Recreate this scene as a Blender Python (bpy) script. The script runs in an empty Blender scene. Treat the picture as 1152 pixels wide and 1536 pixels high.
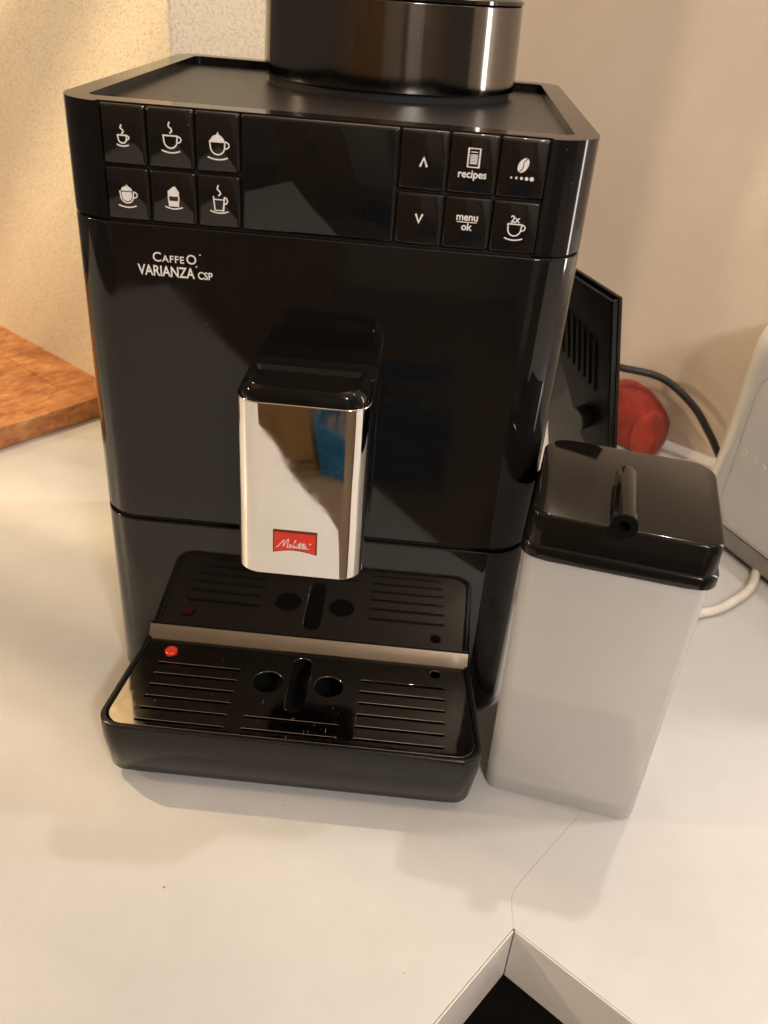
import bpy, bmesh, math, random
from mathutils import Vector, Matrix

random.seed(7)
S = bpy.context.scene
COL = S.collection

# ------------------------------------------------------------------ camera
cam_d = bpy.data.cameras.new("camera")
cam = bpy.data.objects.new("camera", cam_d)
COL.objects.link(cam)
RV = Vector((0.99518532, 0.07038785, 0.06820361))
UV = Vector((-0.09512112, 0.52589125, 0.84521617))
FV = Vector((-0.02362527, 0.84763432, -0.53005462))
CP = Vector((0.0525, -0.4257, 0.4160))
cam.matrix_world = Matrix(((RV.x, UV.x, -FV.x, CP.x), (RV.y, UV.y, -FV.y, CP.y), (RV.z, UV.z, -FV.z, CP.z), (0, 0, 0, 1)))
cam_d.sensor_fit = 'VERTICAL'
cam_d.sensor_height = 36.0
cam_d.lens = 1324.24 / 1536.0 * 36.0
cam_d.clip_start = 0.01
cam_d.clip_end = 50
cam_d.dof.use_dof = True
cam_d.dof.focus_distance = 0.47
cam_d.dof.aperture_fstop = 14
S.camera = cam

# ------------------------------------------------------------------ world + lamps
W = bpy.data.worlds.new("World")
S.world = W
W.use_nodes = True
bg = W.node_tree.nodes["Background"]
bg.inputs[0].default_value = (1.0, 0.80, 0.60, 1)
bg.inputs[1].default_value = 0.12

def lamp(name, kind, loc, energy, color, size, target=None, **kw):
    d = bpy.data.lights.new(name, kind)
    d.energy = energy
    d.color = color
    if kind == 'AREA':
        d.shape = 'DISK'
        d.size = size
    else:
        d.shadow_soft_size = size
    for k, v in kw.items():
        setattr(d, k, v)
    o = bpy.data.objects.new(name, d)
    COL.objects.link(o)
    o.location = loc
    if target is not None:
        o.rotation_euler = (Vector(target) - Vector(loc)).to_track_quat('-Z', 'Y').to_euler()
    return o

WARM = (1.0, 0.76, 0.50)
wlamp = lamp("wall_lamp", 'SPOT', (-0.72, 0.20, 0.98), 21.0, (1.0, 0.76, 0.44), 0.012, (-0.25, 0.36, 0.16), spot_size=math.radians(66), spot_blend=0.6)
lamp("left_fill", 'POINT', (-1.5, -0.20, 0.80), 28.0, (1.0, 0.79, 0.53), 0.05)  # added warm fill from the left; no lamp is known there
lamp("corner_lamp", 'POINT', (0.42, 0.34, 1.42), 14.0, (1.0, 0.93, 0.84), 0.016)
lamp("back_fill", 'POINT', (0.15, 0.48, 0.90), 2.2, (1.0, 0.90, 0.78), 0.012)  # added fill light behind the machine; there is no shelf here
lamp("side_lamp", 'POINT', (0.95, -0.17, 1.42), 4.5, (1.0, 0.97, 0.95), 0.016)
lamp("front_fill", 'POINT', (0.32, -0.78, 0.74), 9.5, (1.0, 0.95, 0.91), 0.03)  # added fill that brightens the jar and the machine front
lamp("hopper_glint_light", 'AREA', (0.765, 0.05, 0.36), 1.8, (1.0, 0.94, 0.88), 0.055, (0.0, 0.10, 0.33), shape='RECTANGLE', size_y=0.5)  # added area light that makes the bright band on the hopper
lamp("ceiling_lamp", 'POINT', (0.75, -1.8, 1.45), 36.0, (1.0, 0.95, 0.90), 0.12)
# noise put into the wall lamp's output imitates soft rays: strength varies with the angle round the lamp
wl_ = wlamp.data
wl_.use_nodes = True
_t = wl_.node_tree
_e = _t.nodes['Emission']
_c = _t.nodes.new('ShaderNodeTexCoord')
_d = _t.nodes.new('ShaderNodeVectorMath'); _d.operation = 'DOT_PRODUCT'
_d.inputs[1].default_value = (.795, -.606, 0)
_s = _t.nodes.new('ShaderNodeSeparateXYZ')
_a = _t.nodes.new('ShaderNodeMath'); _a.operation = 'ARCTAN2'
_n = _t.nodes.new('ShaderNodeTexNoise'); _n.noise_dimensions = '1D'
_n.inputs['Scale'].default_value = 9.0
_n.inputs['Detail'].default_value = 3.0
_r = _t.nodes.new('ShaderNodeMapRange')
for _k, _v in (('From Min', .35), ('From Max', .65), ('To Min', .25), ('To Max', 1.8)):
    _r.inputs[_k].default_value = _v
_t.links.new(_c.outputs['Normal'], _d.inputs[0])
_t.links.new(_c.outputs['Normal'], _s.inputs[0])
_t.links.new(_s.outputs[2], _a.inputs[0])
_t.links.new(_d.outputs['Value'], _a.inputs[1])
_t.links.new(_a.outputs[0], _n.inputs['W'])
_t.links.new(_n.outputs[0], _r.inputs['Value'])
_t.links.new(_r.outputs[0], _e.inputs['Strength'])

S.view_settings.view_transform = 'Standard'
S.view_settings.look = 'None'
S.view_settings.gamma = 1.0
S.view_settings.exposure = 0.16
try:
    S.cycles.use_denoising = True
    S.cycles.max_bounces = 8
    S.cycles.glossy_bounces = 6
    S.cycles.transmission_bounces = 6
    S.cycles.caustics_reflective = False
    S.cycles.caustics_refractive = False
    S.cycles.sample_clamp_indirect = 4.0
except Exception:
    pass

# ------------------------------------------------------------------ material helpers
class NT:
    def __init__(self, name):
        self.m = bpy.data.materials.new(name)
        self.m.use_nodes = True
        self.t = self.m.node_tree
        self.p = self.t.nodes["Principled BSDF"]
        self.out = self.t.nodes["Material Output"]
    def n(self, typ, ins=None, **attrs):
        nd = self.t.nodes.new(typ)
        for k, v in attrs.items():
            setattr(nd, k, v)
        for k, v in (ins or {}).items():
            if hasattr(v, 'links') or isinstance(v, bpy.types.NodeSocket):
                self.t.links.new(v, nd.inputs[k])
            else:
                nd.inputs[k].default_value = v
        return nd
    def link(self, a, b):
        self.t.links.new(a, b)
    def set(self, **kw):
        for k, v in kw.items():
            k = k.replace('_', ' ').capitalize() if k not in ('IOR',) else k
            names = {i.name.lower(): i for i in self.p.inputs}
            i = names[k.lower()]
            if isinstance(v, bpy.types.NodeSocket):
                self.t.links.new(v, i)
            else:
                i.default_value = v if not (isinstance(v, tuple) and len(v) == 3) else (*v, 1)
    def coord(self, scale=(1, 1, 1), rot=(0, 0, 0)):
        tc = self.n('ShaderNodeTexCoord')
        mp = self.n('ShaderNodeMapping', {'Vector': tc.outputs['Object']})
        mp.inputs['Scale'].default_value = scale
        mp.inputs['Rotation'].default_value = rot
        return mp.outputs[0]
    def noise(self, vec, scale, detail=3, rough=.5, dist=0):
        return self.n('ShaderNodeTexNoise', {'Vector': vec, 'Scale': scale, 'Detail': detail, 'Roughness': rough, 'Distortion': dist})
    def ramp(self, fac, stops):
        r = self.n('ShaderNodeValToRGB', {'Fac': fac})
        el = r.color_ramp.elements
        while len(el) < len(stops):
            el.new(.5)
        for e, (pos, c) in zip(el, stops):
            e.position = pos
            e.color = (*c, 1) if len(c) == 3 else c
        return r.outputs[0]
    def bump(self, h, strength=.2, dist=.001):
        b = self.n('ShaderNodeBump', {'Height': h, 'Strength': strength, 'Distance': dist})
        self.link(b.outputs[0], self.p.inputs['Normal'])
    def mix(self, fac, a, b):
        m = self.n('ShaderNodeMix', data_type='RGBA')
        self.link(fac, m.inputs['Factor']) if isinstance(fac, bpy.types.NodeSocket) else None
        for s, v in ((6, a), (7, b)):
            if isinstance(v, bpy.types.NodeSocket):
                self.link(v, m.inputs[s])
            else:
                m.inputs[s].default_value = (*v, 1)
        return m.outputs[2]
    def dust(self, vec, scale=260, rarity=.93, size=.13):
        """small isolated grains of dust as a 0/1 mask"""
        v = self.n('ShaderNodeTexVoronoi', {'Vector': vec, 'Scale': scale, 'Randomness': 1.0}, feature='F1')
        sep = self.n('ShaderNodeSeparateColor', {'Color': v.outputs['Color']})
        a = self.n('ShaderNodeMath', {0: sep.outputs[0], 1: rarity}, operation='GREATER_THAN')
        b = self.n('ShaderNodeMath', {0: v.outputs['Distance'], 1: size}, operation='LESS_THAN')
        return self.n('ShaderNodeMath', {0: a.outputs[0], 1: b.outputs[0]}, operation='MULTIPLY').outputs[0]

def math_(t, op, a, b):
    return t.n('ShaderNodeMath', {0: a, 1: b}, operation=op).outputs[0]

def m_gloss_black(name, base=(.0075, .0065, .006), rough=.045, smudge=.05, dusty=True, spec=.5):
    t = NT(name)
    v = t.coord()
    nz = t.noise(v, 38, 4, .6)
    r = t.n('ShaderNodeMapRange', {'Value': nz.outputs[0], 'From Min': .45, 'From Max': .75, 'To Min': rough, 'To Max': rough + smudge})
    t.set(roughness=r.outputs[0], IOR=1.5, specular_ior_level=spec)
    if dusty:
        d = t.dust(v, 210, .965, .045)
        t.set(base_color=t.mix(d, base, (.30, .27, .23)))
    else:
        t.set(base_color=base)
    return t.m

def m_plain(name, base, rough=.4, metallic=0., var=.12, scale=60, bump=0.):
    t = NT(name)
    v = t.coord()
    nz = t.noise(v, scale, 4, .55)
    lo = tuple(c * (1 - var) for c in base)
    hi = tuple(min(1, c * (1 + var)) for c in base)
    t.set(base_color=t.ramp(nz.outputs[0], [(.3, lo), (.7, hi)]), roughness=rough, metallic=metallic)
    if bump:
        t.bump(nz.outputs[0], bump, .0006)
    return t.m

M = {}
M['black'] = m_gloss_black('gloss_black_plastic')
M['button'] = m_gloss_black('button_gloss_black', (.010, .008, .007), .06, .05)
M['display'] = m_gloss_black('display_glass', (.006, .006, .006), .03, .04)
M['groove'] = m_plain('dark_groove', (.003, .003, .003), .6)
M['lidblack'] = m_gloss_black('lid_gloss_black', (.007, .006, .005), .06, .05, spec=.26)
M['rimblack'] = m_gloss_black('rim_gloss_black', (.0075, .0065, .006), .07, .06, spec=.22)
M['satin'] = m_plain('satin_black_plastic', (.010, .009, .0085), .19, var=.15, scale=50)
for _nd in M['satin'].node_tree.nodes:
    if _nd.type == 'BSDF_PRINCIPLED':
        _nd.inputs['Specular IOR Level'].default_value = .36
M['matteblack'] = m_plain('matte_black_plastic', (.007, .007, .007), .48)
for _nd in M['matteblack'].node_tree.nodes:
    if _nd.type == 'BSDF_PRINCIPLED':
        _nd.inputs['Specular IOR Level'].default_value = .22
M['print'] = m_plain('white_print', (.82, .80, .76), .5, var=.04)
M['red'] = m_plain('red_enamel', (.72, .035, .015), .3, var=.06)
M['redrim'] = m_plain('badge_border', (.20, .05, .03), .3, metallic=.6)
M['floatred'] = m_plain('red_float_plastic', (.85, .05, .02), .3, var=.05)
M['cabinet'] = m_plain('black_cabinet_front', (.006, .006, .006), .5)
M['cord'] = m_plain('black_rubber_cord', (.006, .005, .005), .5)
M['whitecord'] = m_plain('white_cord', (.75, .70, .62), .4)
M['greyband'] = m_plain('grey_base_plastic', (.28, .25, .22), .35)
M['cratewood'] = m_plain('crate_contents', (.25, .13, .06), .6, var=.5, scale=12)

def mk_deck():
    t = NT('ribbed_deck_plastic')
    v = t.coord()
    w = t.n('ShaderNodeTexWave', {'Vector': v, 'Scale': 130, 'Distortion': .0}, wave_type='BANDS', bands_direction='Y')
    t.set(base_color=(.012, .010, .009), roughness=.33, specular_ior_level=.35)
    t.bump(w.outputs[1], .35, .0004)
    return t.m
M['deck'] = mk_deck()

def mk_chrome(name, col=(.90, .88, .85), r0=.025, r1=.12, warp=.5):
    t = NT(name)
    v = t.coord()
    nz = t.noise(v, 90, 5, .65)
    r = t.n('ShaderNodeMapRange', {'Value': nz.outputs[0], 'From Min': .45, 'From Max': .8, 'To Min': r0, 'To Max': r1})
    t.set(base_color=col, metallic=1.0, roughness=r.outputs[0])
    if warp:
        lo = t.noise(v, 16, 1, .4)
        t.bump(lo.outputs[0], warp, .0022)
    return t.m
M['chrome'] = mk_chrome('polished_chrome', warp=.7)
M['strip'] = mk_chrome('chrome_strip', (.62, .58, .52), .06, .16, .2)

def mk_hopper():
    t = NT('smoked_metal')
    v = t.coord((1, 1, .02))
    nz = t.noise(v, 900, 3, .6)
    r = t.n('ShaderNodeMapRange', {'Value': nz.outputs[0], 'To Min': .06, 'To Max': .13})
    t.set(base_color=(.30, .28, .26), metallic=1.0, roughness=r.outputs[0])
    d = t.dust(t.coord(), 200, .95, .05)
    t.set(base_color=t.mix(d, (.17, .155, .145), (.8, .75, .7)))
    return t.m
M['hopper'] = mk_hopper()

def mk_grate():
    t = NT('polished_drip_grate')
    v = t.coord()
    # scratches: two stretched noises, only round the middle slot
    s1 = t.noise(t.coord((2400, 60, 1), (0, 0, .25)), 1, 2, .5)
    s2 = t.noise(t.coord((90, 2200, 1), (0, 0, .5)), 1, 2, .5)
    a = math_(t, 'GREATER_THAN', s1.outputs[0], .725)
    b = math_(t, 'GREATER_THAN', s2.outputs[0], .76)
    ab = math_(t, 'MAXIMUM', a, b)
    tc = t.n('ShaderNodeTexCoord')
    vm = t.n('ShaderNodeVectorMath', {0: tc.outputs['Object'], 1: (0.012, -0.064, 0.045)}, operation='DISTANCE')
    mr = t.n('ShaderNodeMapRange', {'Value': vm.outputs['Value'], 'From Min': .012, 'From Max': .045, 'To Min': 1, 'To Max': 0})
    sc = math_(t, 'MULTIPLY', ab, mr.outputs[0])
    d = t.dust(v, 260, .92, .06)
    nz = t.noise(v, 120, 4, .6)
    r = t.n('ShaderNodeMapRange', {'Value': nz.outputs[0], 'From Min': .4, 'From Max': .8, 'To Min': .045, 'To Max': .16})
    msk = math_(t, 'MAXIMUM', sc, d)
    t.set(base_color=t.mix(msk, (.50, .46, .42), (.60, .56, .50)), roughness=r.outputs[0])
    t.set(metallic=math_(t, 'SUBTRACT', 1.0, msk))
    return t.m
M['grate'] = mk_grate()

def mk_counter():
    t = NT('white_laminate')
    v = t.coord()
    a = t.noise(v, 5, 5, .6)
    b = t.noise(v, 60, 4, .6)
    m = math_(t, 'ADD', math_(t, 'MULTIPLY', a.outputs[0], .7), math_(t, 'MULTIPLY', b.outputs[0], .3))
    c = t.ramp(m, [(.28, (.525, .51, .50)), (.72, (.60, .592, .585))])
    d = math_(t, 'MAXIMUM', t.dust(v, 75, .955, .055), t.dust(v, 150, .96, .06))
    sm = t.noise(v, 9, 5, .65, .8)
    rr = t.n('ShaderNodeMapRange', {'Value': sm.outputs[0], 'From Min': .35, 'From Max': .7, 'To Min': .32, 'To Max': .42})
    t.set(base_color=t.mix(d, c, (.30, .24, .18)), roughness=rr.outputs[0])
    t.bump(b.outputs[0], .04, .0004)
    return t.m
M['counter'] = mk_counter()
M['band'] = m_plain('laminate_edge', (.70, .67, .63), .35, var=.05, scale=20)

def mk_plaster(name, col, bump, rough=.85, scale=330):
    t = NT(name)
    v = t.coord()
    big = t.noise(v, 6, 4, .55)
    fine = t.noise(v, scale, 4, .65)
    lo = tuple(c * .93 for c in col)
    hi = tuple(c * 1.05 for c in col)
    c1 = t.ramp(big.outputs[0], [(.3, lo), (.7, hi)])
    pit = t.n('ShaderNodeMapRange', {'Value': fine.outputs[0], 'From Min': .38, 'From Max': .5, 'To Min': .75 if bump > .2 else .97, 'To Max': 1})
    mm = t.n('ShaderNodeMix', {}, data_type='RGBA', blend_type='MULTIPLY')
    mm.inputs['Factor'].default_value = 1
    t.link(c1, mm.inputs[6])
    t.link(pit.outputs[0], mm.inputs[7])
    t.set(base_color=mm.outputs[2], roughness=rough)
    t.bump(fine.outputs[0], bump, .0012)
    return t.m
M['plaster'] = mk_plaster('textured_plaster', (.74, .65, .50), .6, .85, 470)
M['wall'] = mk_plaster('smooth_wall_paint', (.66, .56, .46), .06)

def mk_wood():
    t = NT('oiled_board_wood')
    v = t.coord((3.0, 9, 9), (0, 0, .9))
    w = t.noise(v, 7, 7, .62, 1.2)
    f = t.noise(t.coord((10, 160, 60), (0, 0, .9)), 2.2, 4, .6)
    k = t.noise(t.coord(), 34, 4, .6, 2.5)
    m = math_(t, 'ADD', math_(t, 'MULTIPLY', w.outputs[0], .45), math_(t, 'ADD', math_(t, 'MULTIPLY', f.outputs[0], .22), math_(t, 'MULTIPLY', k.outputs[0], .33)))
    c = t.ramp(m, [(.36, (.21, .066, .022)), (.46, (.39, .145, .048)), (.54, (.52, .225, .082)), (.64, (.66, .37, .17))])
    t.set(base_color=c, roughness=.42)
    t.bump(f.outputs[0], .15, .0005)
    return t.m
M['wood'] = mk_wood()
M['tanwood'] = m_plain('tan_cupboard_wood', (.24, .14, .06), .4, var=.2, scale=8)

def mk_floor():
    t = NT('floor_tiles')
    v = t.coord()
    br = t.n('ShaderNodeTexBrick', {'Vector': v, 'Scale': 3.0, 'Mortar Size': .012, 'Color1': (.19, .135, .085, 1), 'Color2': (.215, .155, .10, 1), 'Mortar': (.16, .13, .11, 1)}, offset=0.0)
    br.inputs['Brick Width'].default_value = 1.0
    br.inputs['Row Height'].default_value = 1.0
    t.set(base_color=br.outputs[0], roughness=.4)
    return t.m
M['floor'] = mk_floor()

def mk_jar():
    t = NT('frosted_milk_plastic')
    v = t.coord()
    nz = t.noise(v, 30, 3, .5)
    c = t.ramp(nz.outputs[0], [(.3, (.86, .85, .83)), (.7, (.90, .89, .87))])
    t.set(base_color=c, roughness=.22)
    tr = t.n('ShaderNodeBsdfTranslucent', {'Color': (.94, .93, .91, 1)})
    rf = t.n('ShaderNodeBsdfRefraction', {'Color': (.95, .94, .92, 1), 'Roughness': .12, 'IOR': 1.06})
    m0 = t.n('ShaderNodeMixShader', {0: .32, 1: tr.outputs[0], 2: rf.outputs[0]})
    mx = t.n('ShaderNodeMixShader', {0: .58, 1: t.p.outputs[0], 2: m0.outputs[0]})
    t.link(mx.outputs[0], t.out.inputs[0])
    return t.m
M['jar'] = mk_jar()
M['appl'] = m_plain('white_gloss_plastic', (.76, .73, .69), .22, var=.03)

def mk_cloth():
    t = NT('red_woven_cloth')
    v = t.coord()
    nz = t.noise(v, 45, 4, .6)
    wv = t.n('ShaderNodeTexWave', {'Vector': v, 'Scale': 260, 'Distortion': 1.5}, bands_direction='Z')
    c = t.ramp(nz.outputs[0], [(.3, (.19, .012, .004)), (.7, (.31, .026, .008))])
    t.set(base_color=c, roughness=.9, sheen_weight=.05)
    t.bump(wv.outputs[1], .5, .0012)
    return t.m
M['cloth'] = mk_cloth()
M['crate'] = m_plain('blue_crate_plastic', (.012, .115, .235), .35, var=.1)

# ------------------------------------------------------------------ mesh helpers
def rrect(w, d, r, cx=0, cy=0, n=8):
    """rounded rectangle, r = one radius or (front-left, front-right, back-right, back-left); front is -y"""
    if not isinstance(r, (tuple, list)):
        r = (r,) * 4
    x0, x1, y0, y1 = cx - w / 2, cx + w / 2, cy - d / 2, cy + d / 2
    pts = []
    for (px, py, rr, a0) in ((x0, y0, r[0], 180), (x1, y0, r[1], 270), (x1, y1, r[2], 0), (x0, y1, r[3], 90)):
        sx = 1 if px == x0 else -1
        sy = 1 if py == y0 else -1
        if rr < 1e-6:
            pts.append((px, py))
            continue
        for i in range(n + 1):
            a = math.radians(a0 + 90 * i / n)
            pts.append((px + sx * rr + rr * math.cos(a), py + sy * rr + rr * math.sin(a)))
    return pts

def ellipse(cx, cy, rx, ry, n=32):
    return [(cx + rx * math.cos(2 * math.pi * i / n), cy + ry * math.sin(2 * math.pi * i / n)) for i in range(n)]

def pill(x0, x1, y, w, n=5):
    r = w / 2
    return rrect(x1 - x0, w, r * .98, (x0 + x1) / 2, y, n)

def plate(outer, holes=(), z0=0., z1=.01, bm=None):
    bm = bm or bmesh.new()
    loops = [outer] + list(holes)
    for z, flip in ((z0, True), (z1, False)):
        edges = []
        for lp in loops:
            vs = [bm.verts.new((x, y, z)) for x, y in lp]
            edges += [bm.edges.new((vs[i], vs[(i + 1) % len(vs)])) for i in range(len(vs))]
        res = bmesh.ops.triangle_fill(bm, use_beauty=True, use_dissolve=False, edges=edges, normal=(0, 0, -1 if flip else 1))
        for g in res['geom']:
            if isinstance(g, bmesh.types.BMFace):
                g.normal_update()
                if (g.normal.z > 0) == flip:
                    g.normal_flip()
    for k, lp in enumerate(loops):
        n = len(lp)
        area = sum(lp[i][0] * lp[(i + 1) % n][1] - lp[(i + 1) % n][0] * lp[i][1] for i in range(n))
        ccw = area > 0
        for i in range(n):
            a, b = lp[i], lp[(i + 1) % n]
            if (k == 0) != ccw:
                a, b = b, a
            q = [bm.verts.new((a[0], a[1], z0)), bm.verts.new((b[0], b[1], z0)), bm.verts.new((b[0], b[1], z1)), bm.verts.new((a[0], a[1], z1))]
            bm.faces.new(q)
    bmesh.ops.remove_doubles(bm, verts=bm.verts, dist=1e-7)
    return bm

def loft(rings, bm=None, cap=True):
    """rings: list of (2-D outline, z) with equal counts"""
    bm = bm or bmesh.new()
    R = [[bm.verts.new((x, y, z)) for x, y in o] for o, z in rings]
    n = len(R[0])
    for a, b in zip(R, R[1:]):
        for i in range(n):
            bm.faces.new((a[i], a[(i + 1) % n], b[(i + 1) % n], b[i]))
    if cap:
        bm.faces.new(R[0][::-1])
        bm.faces.new(R[-1])
    return bm

def box(x0, x1, y0, y1, z0, z1, bm=None):
    return loft([([(x0, y0), (x1, y0), (x1, y1), (x0, y1)], z0), ([(x0, y0), (x1, y0), (x1, y1), (x0, y1)], z1)], bm)

def tube(path, r, n=12, bm=None, cap=True, taper=None):
    bm = bm or bmesh.new()
    P = [Vector(p) for p in path]
    rings = []
    up = Vector((0, 0, 1))
    for i, p in enumerate(P):
        t = (P[min(i + 1, len(P) - 1)] - P[max(i - 1, 0)]).normalized()
        s = t.cross(up)
        if s.length < 1e-4:
            s = t.cross(Vector((0, 1, 0)))
        s.normalize()
        u = s.cross(t)
        rr = r if taper is None else r * taper[i]
        rings.append([bm.verts.new(p + rr * (math.cos(2 * math.pi * k / n) * s + math.sin(2 * math.pi * k / n) * u)) for k in range(n)])
    for a, b in zip(rings, rings[1:]):
        for i in range(n):
            bm.faces.new((a[i], a[(i + 1) % n], b[(i + 1) % n], b[i]))
    if cap:
        bm.faces.new(rings[0][::-1])
        bm.faces.new(rings[-1])
    bmesh.ops.recalc_face_normals(bm, faces=bm.faces)
    return bm

def spline(pts, k=8):
    """Catmull-Rom through the points (2-D or 3-D tuples)"""
    out = []
    P = [pts[0]] + list(pts) + [pts[-1]]
    for i in range(1, len(P) - 2):
        p0, p1, p2, p3 = P[i - 1], P[i], P[i + 1], P[i + 2]
        for j in range(k):
            t = j / k
            out.append(tuple(.5 * ((2 * b) + (-a + c) * t + (2 * a - 5 * b + 4 * c - d) * t * t + (-a + 3 * b - 3 * c + d) * t ** 3) for a, b, c, d in zip(p0, p1, p2, p3)))
    out.append(tuple(pts[-1]))
    return out

def obj(name, bm, mat, parent=None, bevel=0., seg=2, angle=35, loc=(0, 0, 0), rotz=0., recalc=True):
    if recalc:
        bmesh.ops.recalc_face_normals(bm, faces=bm.faces)
    me = bpy.data.meshes.new(name)
    bm.to_mesh(me)
    bm.free()
    for p in me.polygons:
        p.use_smooth = True
    me.set_sharp_from_angle(angle=math.radians(angle))
    for mm in (mat if isinstance(mat, (list, tuple)) else [mat]):
        me.materials.append(M[mm])
    o = bpy.data.objects.new(name, me)
    COL.objects.link(o)
    o.location = loc
    o.rotation_euler = (0, 0, rotz)
    if parent is not None:
        o.parent = parent
    if bevel:
        b = o.modifiers.new('bevel', 'BEVEL')
        b.width = bevel
        b.segments = seg
        b.limit_method = 'ANGLE'
        b.angle_limit = math.radians(40)
        b.harden_normals = True
    return o

def thing(name, label, cat, loc=(0, 0, 0), rotz=0., group=None):
    o = bpy.data.objects.new(name, None)
    o.empty_display_size = .05
    COL.objects.link(o)
    o.location = loc
    o.rotation_euler = (0, 0, rotz)
    o['label'] = label
    o['category'] = cat
    if group:
        o['group'] = group
    return o

def tag(o, label, cat):
    o['label'] = label
    o['category'] = cat
    return o

def struct(o):
    o['kind'] = 'structure'
    return o

# flat print on an x/z plane facing -y --------------------------------------
class Ink:
    def __init__(self, y, th=.00012):
        self.bm = bmesh.new()
        self.y = y
        self.th = th
        self.k = 0
        self.mi = 0
    def _d(self):
        self.k += 1
        return self.y - self.th - self.k * 4e-6
    def fill(self, pts):
        d = self._d()
        front = [self.bm.verts.new((x, d, z)) for x, z in pts]
        edges = [self.bm.edges.new((front[i], front[(i + 1) % len(front)])) for i in range(len(front))]
        r = bmesh.ops.triangle_fill(self.bm, use_beauty=True, edges=edges, normal=(0, -1, 0))
        for g in r['geom']:
            if isinstance(g, bmesh.types.BMFace):
                g.normal_update()
                if g.normal.y > 0:
                    g.normal_flip()
                g.material_index = self.mi
        back = [self.bm.verts.new((x, self.y + .0001, z)) for x, z in pts]
        n = len(pts)
        for i in range(n):
            f = self.bm.faces.new((front[i], front[(i + 1) % n], back[(i + 1) % n], back[i]))
            f.material_index = self.mi
    def stroke(self, pts, w, closed=False):
        P = [Vector(p) for p in pts]
        n = len(P)
        d = self._d()
        L, Rr = [], []
        for i in range(n):
            if closed:
                a, b = P[(i - 1) % n], P[(i + 1) % n]
            else:
                a, b = P[max(i - 1, 0)], P[min(i + 1, n - 1)]
            t = (b - a)
            if t.length < 1e-9:
                t = Vector((1, 0))
            t.normalize()
            nn = Vector((-t.y, t.x))
            m = 1.0
            if 0 < i < n - 1 or closed:
                e = (P[i] - P[(i - 1) % n])
                if e.length > 1e-9:
                    e.normalize()
                    m = min(1.6, 1 / max(.3, abs(e.dot(t))))
            p = P[i].copy()
            if not closed and i == 0:
                p -= t * w * .3
            if not closed and i == n - 1:
                p += t * w * .3
            L.append(self.bm.verts.new((p.x + nn.x * w / 2 * m, d, p.y + nn.y * w / 2 * m)))
            Rr.append(self.bm.verts.new((p.x - nn.x * w / 2 * m, d, p.y - nn.y * w / 2 * m)))
        for i in range(n if closed else n - 1):
            j = (i + 1) % n
            f = self.bm.faces.new((L[i], Rr[i], Rr[j], L[j]))
            f.normal_update()
            if f.normal.y > 0:
                f.normal_flip()
            f.material_index = self.mi
    def done(self, name, mat, parent):
        return obj(name, self.bm, mat, parent, recalc=False)

def text_mesh(body, size, y, x, z, bold=0., spacing=1.0, align='LEFT', bm=None, xs=1.0):
    cu = bpy.data.curves.new('lettering', 'FONT')
    cu.body = body
    cu.size = size
    cu.offset = bold
    cu.space_character = spacing
    cu.align_x = align
    cu.resolution_u = 4
    cu.extrude = .00008
    to = bpy.data.objects.new('lettering', cu)
    COL.objects.link(to)
    dg = bpy.context.evaluated_depsgraph_get()
    dg.update()
    me = bpy.data.meshes.new_from_object(to.evaluated_get(dg))
    bm = bm or bmesh.new()
    tmp = bmesh.new()
    tmp.from_mesh(me)
    for v in tmp.verts:
        v.co = Vector((x + v.co.x * xs, y - .0001 - v.co.z, z + v.co.y))
    me2 = bpy.data.meshes.new('lettering_tmp')
    tmp.to_mesh(me2)
    tmp.free()
    bm.from_mesh(me2)
    bpy.data.objects.remove(to)
    bpy.data.curves.remove(cu)
    bpy.data.meshes.remove(me)
    bpy.data.meshes.remove(me2)
    return bm

# ================================================================== SETTING
A = Vector((.606, .795))            # along the left worktop, away from the camera
B = Vector((.795, -.606))           # along the right worktop, to the right
P0 = Vector((.1282, -.1493))
S1 = Vector((.1284, -.1313))
S1b = Vector((.1330, -.1235))
S2 = Vector((.1669, -.0779))
S3 = S2 + A * .60
def v2(v):
    return (v.x, v.y)
SM = [Vector(q) for q in spline([v2(P0), (.1279, -.1390), v2(S1), (.1322, -.1235), (.1400, -.1130), v2(S2)], 5)]
left = [v2(q) for q in SM] + [v2(S2 + A * .03), v2(S3), v2(S3 - B * 1.1), v2(P0 - A * .80 - B * 1.1), v2(P0 - A * .80)]
struct(obj('countertop', plate(left, (), -.039, 0), 'counter'))
g = B * .00014
right = [v2(P0 + g), v2(P0 + B * 1.9), v2(P0 + B * 1.9 + A * .64), v2(S3), v2(S2 + A * .03)] + [v2(q + g) for q in SM[:0:-1]]
struct(obj('countertop', plate(right, (), -.0395, 0), 'counter'))
# laminate edge bands on the front edges
eb = obj('edge_band', plate([v2(P0 - A * .0012 + B * .0002), v2(P0 - A * .80 + B * .0002), v2(P0 - A * .80 + B * .0012), v2(P0 - A * .0012 + B * .0012)], (), -.0388, .0001), 'band', bevel=.0006, seg=3)
struct(eb)
eb = obj('edge_band', plate([v2(P0 - A * .0002 + B * .0014), v2(P0 - A * .0012 + B * .0014), v2(P0 - A * .0012 + B * 1.9), v2(P0 - A * .0002 + B * 1.9)], (), -.0392, .0001), 'band', bevel=.0006, seg=3)
struct(eb)
# black cabinet fronts under the slabs
Q = P0 + A * .03 - B * .03
cabinet = [v2(Q), v2(Q + B * 1.9), v2(Q + B * 1.9 + A * .55), v2(S3 - B * 1.0), v2(Q - A * .80 - B * 1.0), v2(Q - A * .80)]
struct(obj('base_cabinet', plate(cabinet, (), -.9, -.041), 'cabinet'))
struct(obj('floor', box(-4, 4, -5, 2, -1.0, -.9), 'floor'))
# right wall and the projecting wall corner on the left
E0 = Vector((-.159, .320))
wl = Vector((.34, .427))
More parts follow.
